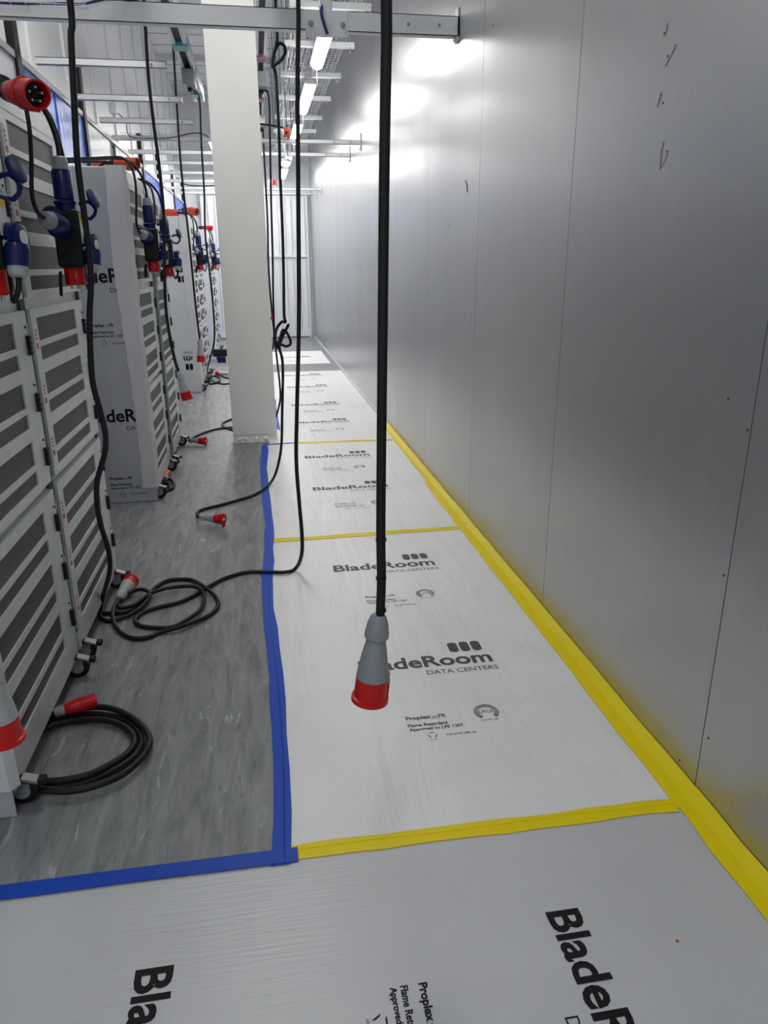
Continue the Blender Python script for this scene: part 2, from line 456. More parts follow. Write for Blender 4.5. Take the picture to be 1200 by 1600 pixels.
for i, (par, y) in enumerate(((sB, 2.545), (sB, 3.575), (sC, 5.08), (sC, 6.03), (sD, 7.50), (sD, 8.52), (sD, 9.88), (sD, 10.98))):
    a = (-.01, .0, .01, .01, .02, .02, .02, .02)[i]
    U, V = rot(ux, a), rot(uy, a)
    logo(par, (.316, y, Z1), U, V)
    notice(par, (.436, y - .355, Z1), U, V)
    emblem(par, (.735, y - .345, Z1), U, V)
# farthest sheet: lines of print
logo(sE, (.32, 13.3, Z1), ux, uy); notice(sE, (.44, 12.8, Z1), ux, uy)
# foreground: print runs towards the camera
dU, dV = Vector((0, -1, 0)), Vector((1, 0, 0))
logo(sA, (.622, 1.333, Z1), rot(dU, .0), dV, M_ink)
logo(sA, (-.372, 1.342, Z1), dU, dV, M_ink)
notice(sA, (.262, 1.200, Z1), dU, dV, M_ink); emblem(sA, (.255, .90, Z1), dU, dV, M_ink)
notice(sA, (-.73, 1.205, Z1), dU, dV, M_ink)
tag(MB().lathe([(0, .004), (.0008, .004)], (*onz(1058, 1472)[:2], .0026), (0, 0, 1), 10).build('paint_speck', M_redink), 'tiny red speck on the foreground sheet near the right wall', 'speck')

# ------------------------------------------------------------------ tapes
def tape(name_label, L_, R_, M, cat='tape', th=.0012, group=None):
    o = MB().strip(L_, R_, th).build('floor_tape', M); return tag(o, name_label, cat, group)
def ytape(y0, y1, xa, xb, w, label, seed, M=M_ytape):
    n = 14; w1 = wob(n, .004, seed); w2 = wob(n, .004, seed + 9); A = []; B = []
    for i in range(n):
        t = i / (n - 1); x = xa + (xb - xa) * t; y = y0 + (y1 - y0) * t
        A.append((x, y + w / 2 + w1[i], .0052)); B.append((x, y - w / 2 + w2[i], .0052))
    o = tape(label, B, A, M, group='cross tapes over the sheet joints')
    mb = MB(); mb.tube([(xa + (xb - xa) * i / 9, y0 + (y1 - y0) * i / 9 + .008 + w1[i] * .8, .0055) for i in range(10)], .0018, 6, 2)
    mb.build('crease', M, o); return o
ytape(1.640, 1.635, .005, 1.15, .055, 'nearest yellow tape across the corridor, starting at the blue tape corner', 1)
ytape(4.105, 4.13, .01, 1.165, .055, 'second yellow tape across the corridor, behind the hanging connector cable', 2)
ytape(6.62, 6.58, .27, 1.17, .06, 'thin pale yellow cross tape level with the column foot', 3)
o = ytape(6.60, 6.63, -.03, .27, .035, 'short blue tape strip on the floor in front of the column foot', 4, M_btape)
# yellow wall tape: floor strip and a sloping strip up to the wall
def wall_tape(y0, y1, label, seed, w=.085):
    n = max(8, int((y1 - y0) * 10)); w1 = wob(n, .004, seed); A = []; B = []; C_ = []; D = []
    for i in range(n):
        y = y0 + (y1 - y0) * i / (n - 1)
        A.append((XW - w + w1[i], y, .0066)); B.append((XW - .033, y, .0085)); C_.append((XW - .033, y, .0085)); D.append((XW - .002, y, .034 + w1[i] * .8))
    mb = MB(); mb.strip(A, B, .0012); mb.strip(C_, D, .0012)
    o = tag(mb.build('wall_edge_tape', M_ytape), label, 'tape', 'yellow tapes along the wall edge')
    MB().tube([(XW - .048 + w1[i] * .5, y0 + (y1 - y0) * i / (n - 1), .009) for i in range(n)], .0025, 6, 2).build('crease', M_ytape, o)
wall_tape(-.2, 1.66, 'yellow tape along the wall foot in the right foreground corner', 11, .082)
wall_tape(1.62, 2.95, 'yellow wall-foot tape beside the large nearest printed logo', 12)
wall_tape(2.92, 5.15, 'yellow wall-foot tape alongside the second yellow cross tape', 13)
wall_tape(5.12, 7.35, 'farthest and thinnest yellow tape at the wall foot', 14, .06)
# blue tapes
n = 26; w1 = wob(n, .006, 21)
A = [(-.052 + w1[i] + .012 * math.sin(i * .55), 1.60 + (6.56 - 1.6) * i / (n - 1), .0066) for i in range(n)]
B = [(.004 + w1[n - 1 - i] + .012 * math.sin(i * .55), 1.60 + (6.56 - 1.6) * i / (n - 1), .0066) for i in range(n)]
o = tape('long wavy blue tape edging the white sheets from the foreground corner to the column', A, B, M_btape)
MB().tube([(-.018 + .012 * math.sin(i * .55), a[1], .007) for i, a in enumerate(A)], .0022, 6, 2).build('crease', M_btape, o)
w2 = wob(14, .003, 33)
A = [(-2.9 + 2.92 * i / 13, 1.655 + .0 * i, .0078) for i in range(14)]; B = [(-2.9 + 2.92 * i / 13, 1.604 + w2[i], .0078) for i in range(14)]
tape('straight blue tape running left along the edge of the foreground sheet', B, A, M_btape)
A = [(.01, 7.0 + i * .3, .006) for i in range(6)]; B = [(.075 + .05 * math.sin(i * .9), 7.0 + i * .3, .006) for i in range(6)]
A = [onz(*p, .006) for p in ((428, 668), (428, 650), (428, 632), (428, 624))]; B = [onz(*p, .006) for p in ((438, 672), (435, 655), (432, 637), (431, 624))]
tape('short blue tape seen just right of the column at floor level', A, B, M_btape)

# ------------------------------------------------------------------ racks
RW, RD, RH = .85, .58, 2.13
VENTS = []
for b in (1.547, .9 + .395, .65):  pass
def rack_proto():
    root = thing('equipment_rack', '', 'rack', group='grey metal equipment racks along the left side')
    mb = MB(); mb.box((-RD, .006, .075), (-.02, RW - .006, RH)); mb.build('body', M_rack, root, bev=.004)
    mb = MB(); mb.box((-RD + .02, .01, .07), (.0, RW - .01, .148)); mb.build('plinth', M_rack, root, bev=.003)
    mb = MB(); mb.box((-.02, .008, 2.052), (-.002, RW - .008, RH - .004)); mb.build('top_header', M_rack, root, bev=.002)
    mb = MB(); mb.box((-.021, -.004, .15), (-.008, .018, RH - .05)); mb.box((-.021, RW - .018, .15), (-.008, RW + .004, RH - .05))
    mb.build('corner_channel', M_rdark, root)
    for zt, zb, first in ((2.046, 1.450, 2.020), (1.411, .803, 1.379), (.772, .155, .732)):
        mb = MB(); y0, y1 = .022, RW - .022
        # door sheet with openings: horizontal and vertical bands
        rows = []
        for k in range(3):
            t = first - .197 * k; rows += [(t, t - .082), (t - .103, t - .152)]
        zc = zt
        for (a, b) in rows:
            mb.box((-.019, y0, a), (.004, y1, zc)); mb.box((-.019, y0, b), (.004, y0 + .065, a)); mb.box((-.019, y1 - .15, b), (.004, y1, a)); zc = b
        mb.box((-.019, y0, zb), (.004, y1, zc))
        d = mb.build('door', M_rack, root)
        mb = MB()
        for (a, b) in rows: mb.box((-.018, y0 + .06, b - .003), (-.002, y1 - .145, a + .003))
        mb.build('vent_grille', M_perf, d)
        for k in range(3):
            t = first - .197 * k
            mb = MB()
            for j in range(4): mb.box((.004, y1 - .040, t - .115 + j * .017), (.018, y1 - .018, t - .103 + j * .017))
            mb.box((.004, y1 - .036, t - .108), (.012, y1 - .022, t - .05))
            mb.lathe([(0, .004), (.004, .004)], (.004, y1 - .029, t - .022), (1, 0, 0), 8)
            mb.build('latch', M_black, d)
            mb = MB(); mb.box((.004, y0 + .012, t - .135), (.0052, y0 + .038, t - .02)); mb.cm = 1
            for q in range(3): mb.box((.0052, y0 + .018, t - .046 - q * .014), (.0058, y0 + .031, t - .038 - q * .014))
            mb.box((.0052, y0 + .014, t - .106), (.0058, y0 + .035, t - .086))
            mb.build('warning_label', [M_label, M_redink], d)
        mb = MB()
        for j in range(3): mb.cyl((.004, y1 - .004, zb + .08 + j * (zt - zb - .16) / 2), (.004, y1 - .004, zb + .12 + j * (zt - zb - .16) / 2), .005, 8)
        mb.build('hinge', M_chrome, d)
    for yy in (.06, RW - .06):
        mb = MB(); mb.lathe([(0, .038), (.004, .046), (.026, .046), (.030, .038)], (.004, yy + .012, .0465), (0, -1, 0), 20)
        w = mb.build('caster', M_black, root)
        mb = MB(); mb.lathe([(0, .026), (.003, .024)], (.004, yy - .018, .0465), (0, -1, 0), 16); mb.build('wheel_hub', M_grey, w)
        mb = MB(); mb.box((-.035, yy - .024, .062), (.03, yy + .018, .076)); mb.prism([(.01, yy - .022, .095), (.055, yy - .022, .078), (.055, yy - .022, .070), (.01, yy - .022, .085)], (0, .034, 0))
        mb.build('caster_bracket', M_brk, w)
        mb = MB(); mb.box((.053, yy - .02, .066), (.075, yy + .010, .082)); mb.build('brake_pedal', M_black, w)
    return root
R0 = rack_proto()
XR = -.785
racks = [(-.797, 1.935, 'nearest grey perforated rack cut off by the left edge of the view'),
         (-.797, 2.800, 'second grey rack from the camera, right of the cut-off one, black cable hanging before it'),
         (-.768, 5.070, 'grey rack directly behind the tall board printed with black lettering'),
         (-.765, 5.945, 'grey rack right of the lettered board, last one before the first open floor gap'),
         (-.785, 9.80, 'grey rack behind the pale board printed upside down'),
         (-.785, 10.68, 'distant grey rack second behind the upside-down printed board'),
         (-.785, 13.30, 'far grey rack behind the thin white wrapped edge, left of the column'),
         (-.785, 14.18, 'farthest grey rack, barely seen left of the column')]
for i, (x, y, lab) in enumerate(racks):
    if i == 0: R0.location = (x, y, 0); R0['label'] = lab
    else: copy_thing(R0, (x, y, 0), lab)
# grey flex trim between the two racks of the second and first pairs
for (x, y, lab) in ((-.752, 5.935, 'grey ribbed conduit running down between the two racks of the lettered-board pair'),):
    mb = MB()
    mb.tube([(x, y, .11 + .1 * k) for k in range(17)] , .013 if x > -.76 else .009, 8, 2)
    tag(mb.build('vertical_conduit', M_grey), lab, 'conduit')

# side boards with print and the wrapped edge strips
def side_board(y, x1, label, M, logos, flip=False, striplabel='', wd=.56, stripw=.10):
    t = thing('side_board', label, 'board', (x1, y, 0), 'printed boards covering the rack sides')
    MB().box((-wd, -.006, .002), (0, 0, 2.125)).build('board_panel', M, t, bev=.002)
    for z in logos:
        if not flip: lo = logo(t, (-.418, -.0066, z), (1, 0, 0), (0, 0, 1), M_ink)
        else: lo = logo(t, (.355, -.0066, z + .088), (-1, 0, 0), (0, 0, -1), M_ink)
        clip_x(lo, -.075)
    if not flip:
        for z in (1.18, .16):
            notice(t, (-.305, -.0066, z), (1, 0, 0), (0, 0, 1), M_ink)
    mb = MB()
    for z in (.95, 1.55): mb.box((-wd, -.0075, z), (0, -.006, z + .003))
    mb.build('fold_line', M, t)
    # wrap
    n = 34; r = random.Random(int(y * 10)); mb = MB(); A = []; B = []; C_ = []
    for i in range(n):
        z = .10 + (2.135 - .10) * i / (n - 1)
        A.append((-stripw + r.uniform(-.004, .004) + .012 * math.sin(z * 3), -.010 - r.uniform(0, .002), z))
        B.append((.0 + r.uniform(-.003, .003), -.014 - r.uniform(0, .006), z)); C_.append((.022 + r.uniform(-.006, .006), .012, z))
    for P, Q in ((A, B), (B, C_)):
        k = len(P); mb.add([Vector(p) for p in P] + [Vector(p) for p in Q] + [Vector(p) + Vector((0, .003, 0)) for p in P] + [Vector(p) + Vector((-.002, .003, 0)) for p in Q],
               [(j, k + j, k + j + 1, j + 1) for j in range(k - 1)] + [(2 * k + j, 2 * k + j + 1, 3 * k + j + 1, 3 * k + j) for j in range(k - 1)], True)
    mb.build('wrapped_edge', M_wrap, t, fix=False)
    return t
side_board(1.93, -.797, 'white wrapped board foot at the lower left edge, beside the red floor plug', M_card, [], wd=.56)
side_board(5.055, -.768, 'tall lettered board closing the near side of the second rack pair', M_card, [1.455, .565])
side_board(9.79, -.785, 'pale board with upside-down logo closing the third rack pair', M_card2, [1.455, .38], flip=True)
side_board(13.29, -.785, 'thin distant white board left of the column', M_card2, [])

# ------------------------------------------------------------------ aisle containment behind racks
XP = -1.40
posts = [(3.6, 'partly seen black post at the upper left edge'), (5.48, 'black upright post at the upper left, left of the first blue panel'), (7.36, 'black upright post right of the blue fluted panels'),
         (10.85, 'thinner black upright post behind the red plugs of the second rack pair'), (12.7, 'distant black upright post right of the second blue panel'),
         (14.7, 'far black upright post between pale panels'), (16.7, 'farthest black upright post near the back wall')]
for y, lab in posts:
    t = thing('containment_post', lab, 'post', (XP, y, 0), 'black posts of the containment screen')
    MB().box((-.03, -.05, 0), (.03, .05, 3.16)).build('upright', M_black, t, bev=.003)
    MB().box((-.035, -.055, 3.16), (.035, .055, 3.175)).build('end_cap', M_black, t)
pan = [(3.66, 5.42, 0, 'white translucent panel at the far upper left'), (5.54, 6.40, 1, 'bright blue fluted panel nearest the camera, behind the red plug'),
       (6.41, 7.30, 1, 'second blue fluted panel left of the thick black post'), (7.42, 8.60, 0, 'clear whitish fluted panel behind the lettered board top'),
       (8.85, 10.79, 0, 'clear whitish panel left of the thin far post'), (10.91, 12.64, 1, 'small distant blue panel above the second rack pair'),
       (12.76, 14.64, 0, 'distant white panel beyond the small blue one'), (14.76, 16.64, 1, 'farthest blue panel near the back wall')]
for a, b, kk, lab in pan:
    t = thing('screen_panel', lab, 'panel', (XP, a, 0), 'translucent screen panels behind the racks')
    MB().box((-.006, 0, .05), (.004, b - a, 2.765)).build('sheet', M_bpoly if kk else M_wpoly, t)
    for yy in (0, (b - a)):
        mb = MB(); mb.box((-.012, yy - .012 if yy else 0, .05), (.012, yy if yy else .012, 2.765))
        mb.build('edge_strip', M_bpoly if kk else M_frame, t)

# ------------------------------------------------------------------ cross arms
def arm(y, x0, x1, label, z=2.85, group='pale steel arms across the aisle', w=.04, hgt=.045, bracket=False):
    t = thing('steel_arm', label, 'support arm', (x0, y, z), group)
    LN = x1 - x0
    mb = MB(); mb.box((0, -w / 2, -hgt / 2), (LN, -w / 2 + .004, hgt / 2)); mb.box((0, -w / 2, -hgt / 2), (LN, w / 2, -hgt / 2 + .004)); mb.box((0, -w / 2, hgt / 2 - .004), (LN, w / 2, hgt / 2))
    mb.box((LN - .004, -w / 2, -hgt / 2), (LN, w / 2, hgt / 2)); mb.build('channel', M_strut, t)
    for q in ([.12, .30] if LN > 1.2 else [.10]):
        MB().lathe([(0, .009), (.006, .009), (.007, .004)], (LN - q, -w / 2, 0), (0, -1, 0), 8).build('bolt', M_grey, t)
    if bracket:
        mb = MB(); mb.box((LN - .012, -.03, -.075), (LN - .002, .03, .095)); mb.prism([(LN - .03, -.02, -.06), (LN - .012, -.02, -.075), (LN - .012, -.02, -.06)], (0, .04, 0))
        mb.build('wall_bracket', M_strut, t, bev=.002)
    return t
arm(4.76, XL, XW, 'nearest full-width steel beam crossing the top of the view', hgt=.10, w=.06, bracket=True)
arm(5.85, XL + .06, -.52, 'nearest short steel arm ending left of the column')
arm(6.95, XL + .06, -.52, 'second short steel arm ending left of the column')
arm(7.95, XL + .06, -.51, 'third short steel arm ending left of the column')
arm(8.95, XL, XW, 'first distant full-width arm with bracket, just under the orange device', bracket=True)
arm(9.95, XL, XW, 'second distant full-width arm, in front of the bulkhead lamp', bracket=True)
arm(10.9, XL + .06, -.42, 'fourth short steel arm, left of the column beyond the full-width pair')
arm(12.0, XL + .06, -.42, 'fifth short steel arm, left of the column')
arm(13.1, XL + .06, -.42, 'sixth short steel arm, farthest left of the column')
arm(14.25, XL, XW, 'third distant full-width arm below the far orange device', bracket=True)
arm(15.1, XL, XW, 'farthest full-width arm near the back door', bracket=True)

# wire baskets on the arms
def basket(x0, x1, y, z, label, n):
    t = thing('wire_basket', label, 'cable tray', (x0, y, z), 'small wire baskets with data cables')
    mb = MB(); LN = x1 - x0
    for (dy, dz) in ((-.05, .05), (-.05, 0), (0, 0), (.05, 0), (.05, .05)): mb.cyl((0, dy, dz), (LN, dy, dz), .0022, 6)
    for i in range(n + 1):
        x = LN * i / n
        mb.tube([(x, -.05, .05), (x, -.05, 0), (x, .05, 0), (x, .05, .05)], .0022, 6, 1, False)
    mb.build('wire_mesh', M_zinc, t); return t
basket(XL + .1, -.80, 4.69, 2.845, 'wire basket along the nearest steel beam at the top left', 7)
basket(XL + .1, -.75, 8.88, 2.83, 'small distant wire basket on the first far full-width arm', 5)
t = thing('data_cable', 'dark purple cables lying in the nearest wire basket and over the beam', 'cable', (0, 0, 0))
for k in range(2):
    MB().tube([(XL + .02, 4.68, 2.852), (-1.15, 4.67 + .02 * k, 2.851), (-.9, 4.67 - .015 * k, 2.853), (-.8, 4.70, 2.87), (-.66, 4.70 + .01 * k, 2.915 - .01 * k), (-.56, 4.74, 2.905), (-.5, 4.8, 2.96)], .006, 8).build('cable_strand', M_purple, t)
jb = onx(178, 170, XL + .03)
tag(MB().box((-.03, -.06, -.05), (.03, .06, .05)).build('junction_box', M_white, bev=.006, loc=jb), 'small white junction box on the left bulkhead where the thin dark cable starts', 'junction box')
t = tag(MB().tube([jb, ony(196, 190, 9.3), ony(203, 213, 8.9), (-1.0, 8.86, 2.84), (-.8, 8.86, 2.85), (-.6, 8.9, 2.90), (-.5, 8.93, 2.905), (-.42, 8.93, 2.878)], .006, 8).build('data_cable', M_purple), 'thin dark cable curving from the left bulkhead into the distant wire basket', 'cable')
t = tag(MB().tube([(-1.3, 14.6, 3.05), (-1.1, 14.5, 2.92), (-.5, 14.5, 2.92), (.1, 14.5, 2.93)], .010, 8).build('data_cable', M_black), 'far black cable running level across the aisle end', 'cable')
tag(MB().tube([(-.4, 9.05, 3.03), (.1, 9.05, 3.03), (.42, 9.05, 2.98), (.42, 9.05, 2.85)], .012, 8).build('data_cable', M_black), 'black cable along the first distant arm leading to the orange device', 'cable')
# purple lead on the near beam above the lamp
tag(MB().tube([(.45, 4.76, 2.91), (.44, 4.72, 2.915), (.443, 4.708, 2.86), (.47, 4.712, 2.78)], .009, 8).build('data_cable', M_purple), 'short purple cable dangling from the nearest beam by the drop post', 'cable')
# square drop post on beam
t = thing('drop_post', 'pale square drop post rising from the nearest beam above the first lamp', 'post', (.47, 4.78, 2.80))
MB().box((-.035, -.03, 0), (.035, .03, ZC - 2.8)).build('tube', M_strut, t, bev=.003)
MB().box((-.12, -.052, -.03), (.12, -.032, .10)).build('fixing_plate', M_strut, t, bev=.002)
for x in (-.09, .09): MB().lathe([(0, .016), (.008, .016), (.01, .008)], (x, -.052, .03), (0, -1, 0), 6, flat=True).build('bolt', M_grey, t)

# ------------------------------------------------------------------ overhead cable trays with trapeze hangers
def long_tray(x0, x1, y0, y1, z, label):
    mb = MB(); n = 6
    for i in range(n + 1):
        x = x0 + (x1 - x0) * i / n; mb.cyl((x, y0, z), (x, y1, z), .0028, 5)
    for x in (x0, x1): mb.cyl((x, y0, z + .05), (x, y1, z + .05), .0028, 5)
    k = int((y1 - y0) / .085)
    for i in range(k):
        y = y0 + i * .085; mb.tube([(x0, y, z + .05), (x0, y, z), (x1, y, z), (x1, y, z + .05)], .0028, 4, 1, False)
    return tag(mb.build('wire_cable_tray', M_zinc), label, 'cable tray', 'long overhead wire trays')
long_tray(.43, .63, 4.0, 16.8, 3.50, 'long overhead wire tray on the left, running over the tube lights')
long_tray(.67, .93, 4.0, 16.8, 3.50, 'long overhead wire tray on the right, nearest the metal wall')
hy = [5.45, 6.55, 7.60, 8.72, 9.85, 11.05, 12.1, 13.2]
hl = ['first trapeze hanger bar over the nearest beam', 'hanger bar behind the near end of the first tube light', 'hanger bar crossing the far half of the first tube light',
      'hanger bar between first and second tube lights', 'hanger bar at the far end of the second tube light', 'fifth-gap hanger bar beyond the second tube light', 'hanger bar over the third tube light', 'farthest visible hanger bar of the overhead trays']
for y, lb in zip(hy, hl):
    t = thing('trapeze_hanger', lb, 'hanger', (0, y, 3.45), 'trapeze hangers of the overhead trays')
    MB().box((.37, -.025, -.025), (1.0, .025, .02)).build('cross_bar', M_strut, t, bev=.002)
    for x in (.41, .96):
        r_ = MB().cyl((x, 0, -.06), (x, 0, ZC - 3.45), .006, 8).build('threaded_rod', M_grey, t)
        MB().lathe([(0, .006), (.004, .014), (.018, .014), (.022, .007)], (x, 0, -.065), (0, 0, 1), 6, flat=True).build('end_nut', M_chrome, r_)
# bundle of cables in the tray
tag(MB().tube([(.58 + .01 * math.sin(k), 4.2 + k * .5, 3.512) for k in range(20)], .011, 6).build('tray_cable', M_purple), 'dark purple cable resting in the left overhead tray', 'cable')

# ------------------------------------------------------------------ tube lights
def tube_light(y0, y1, x, z, label):
    t = thing('tube_light', label, 'light', (x, y0, z), 'tube lights hung under the overhead trays')
    LN = y1 - y0
    MB().box((-.05, 0, .035), (.05, LN, .075)).build('housing', M_white, t, bev=.004)
    mb = MB(); prof = []
    for k in range(9):
        a = math.pi * k / 8; prof.append((.058 * math.cos(a), 0, .035 - .062 * math.sin(a)))
    mb.prism([(p[0], .005, p[2]) for p in prof], (0, LN - .01, 0)); mb.build('diffuser', M_emit, t)
    MB().tube([(0, LN, .05), (.005, LN + .05, .0), (0, LN + .06, -.06), (.004, LN + .07, -.14)], .003, 6).build('pull_cord', M_label, t)
    for yy in (.15, LN - .15): MB().cyl((.025, yy, .07), (.025, yy, (3.505 if x > 0 else ZC) - z), .003, 6).build('suspension_wire', M_zinc, t)
    return t
for a, b, lb in ((6.45, 7.60, 'nearest and largest lit tube light, just under the steel beam'), (8.45, 9.72, 'second lit tube light along the corridor'), (10.7, 11.95, 'third lit tube light, crossed by the thick hanging cable'), (13.2, 14.4, 'fourth tube light, small and far, above the end door'), (15.4, 16.6, 'fifth tube light, farthest of the row by the back wall')):
    tube_light(a, b, .655, 3.27, lb)
# unseen fill lamps added behind the column, overhead and behind the racks
def fill_lamp(y, x, z, label, ln=1.2, M=M_fill, w=.08):
    t = thing('fill_lamp', label, 'light', (x, y, z), 'added fill lamps over the aisle')
    MB().box((-w - .01, 0, .02), (w + .01, ln, .08)).build('housing', M_white, t, bev=.004)
    MB().box((-w, .01, .012), (w, ln - .01, .02)).build('diffuser', M, t)
    for yy in (.15, ln - .15): MB().cyl((0, yy, .08), (0, yy, ZC - z), .003, 6).build('suspension_wire', M_zinc, t)
for k, y in enumerate((9.0, 10.6, 12.2, 13.8, 15.4)):  # added row behind the column, brightens the far aisle
    fill_lamp(y, -.13, 3.34, ['first', 'second', 'third', 'fourth', 'fifth', 'sixth'][k] + ' added fill lamp over the aisle, hidden behind the column')
for k, y in enumerate((12.4, 14.0, 15.6)):  # second added row, brightens the back wall
    fill_lamp(y, -.52, 3.34, ['nearest', 'middle', 'farthest'][k] + ' lamp of the added second row of fill lamps behind the column', 1.2, M_fill_far)
fill_lamp(-.6, -.2, 4.3, 'added fill lamp high over the viewer, outside the picture')  # added near fill, out of view
fill_lamp(4.1, -.35, 4.68, 'added fill lamp high above the nearest steel beam, outside the picture', 1.25, M_fill_high, .3)  # added to light the column front, out of view
for k, y in enumerate((2.4, 5.6, 8.8, 12.0, 15.0)):  # unseen tube lights added for brightness behind the racks
    tube_light(y, y + 1.2, -3.0, 3.6, ['first', 'second', 'third', 'fourth', 'fifth'][k] + ' added tube light of the unseen row behind the containment screen')
# round bulkhead lamp
t = thing('bulkhead_lamp', 'small round lit lamp below the row of tube lights, by the second far arm', 'light', (.44, 10.1, 2.78))
MB().lathe([(0, .07), (.03, .07), (.035, .05)], (0, 0, 0), (0, 0, 1), 16).build('lamp_base', M_white, t)
MB().lathe([(0, .062), (.03, .055), (.05, .03), (.055, .008)], (0, 0, 0), (0, 0, -1), 16).build('diffuser', M_emit, t)
MB().cyl((0, 0, .03), (0, 0, ZC - 2.78), .008, 8).build('drop_rod', M_strut, t)
# orange devices
for (x, y, z, lb) in ((.41, 8.9, 2.93, 'orange detector box on the first distant full-width arm'), (.40, 14.2, 2.96, 'orange detector box above the third distant full-width arm')):
    t = thing('detector', lb, 'detector', (x, y, z), 'orange and white detectors on the arms')
    MB().box((-.03, -.03, -.05), (.04, .03, .04)).build('orange_housing', M_orange, t, bev=.006)
    MB().lathe([(0, .045), (.03, .045), (.04, .02)], (-.06, 0, -.01), (-.4, -.6, 0), 16).build('white_sensor', M_white, t)
    MB().lathe([(0, .014), (.012, .014)], (.0, -.03, -.01), (0, -1, 0), 12).build('lens', M_black, t)

# ------------------------------------------------------------------ busbar trunking
def busbar(x0, x1, y0, y1, z, clips, M, label, boxes):
    t = thing('busbar_trunking', label, 'busbar', (0, 0, z))
    mb = MB(); w = x1 - x0
    mb.box((x0, y0, .0), (x0 + w * .25, y1, .09)); mb.box((x1 - w * .25, y0, .0), (x1, y1, .09)); mb.box((x0, y0, .08), (x1, y1, .12))
    mb.build('casing', M_strut, t, bev=.002)
    MB().box((x0 + w * .25, y0, .02), (x1 - w * .25, y1, .08)).build('slot', M_black, t)
    for y in clips: MB().box((x0 - .004, y, -.012), (x1 + .004, y + .16, .05)).build('clip', M, t, bev=.003)
    return t
busbar(-.545, -.435, 2.0, 8.9, 3.2, (4.9, 6.75, 7.6, 8.5), M_teal, 'busbar trunking with teal clips left of the column top', [])
busbar(.10, .185, 2.0, 12.5, 3.2, (4.9, 7.0, 8.6), M_pink, 'busbar trunking with mauve clips right of the column top', [])
def tapoff(x, y, label):
    t = thing('tap_off_box', label, 'electrical box', (x, y, 3.13), 'grey tap-off boxes under the busbars')
    MB().box((-.055, -.10, -.06), (.055, .10, .06)).build('housing', M_grey, t, bev=.004)
    MB().lathe([(0, .024), (.03, .02)], (0, .05, -.06), (0, 0, -1), 12).build('cable_gland', M_black, t); return t
tapoff(-.49, 7.55, 'grey tap-off box under the teal-clipped busbar, left of the column top')
tapoff(.143, 7.55, 'nearer grey tap-off box under the mauve-clipped busbar')
tapoff(.143, 9.55, 'farther grey tap-off box under the mauve-clipped busbar')
for k, (x, y) in enumerate(((438, 9.8), (446, 10.0), (455, 10.2))):
    a = ony(x, 20, y); b = ony(x + 12 - k, 250, y)
    tag(MB().tube([(b.x, y, ZC), (b.x, y, b.z)], .004, 6, 1, False).build('hanging_wire', M_black), ['leftmost of the three thin wires hanging left of the cable trays', 'middle one of the three thin wires hanging left of the cable trays', 'rightmost of the three thin wires hanging left of the cable trays'][k], 'wire', 'thin straight hanging wires')

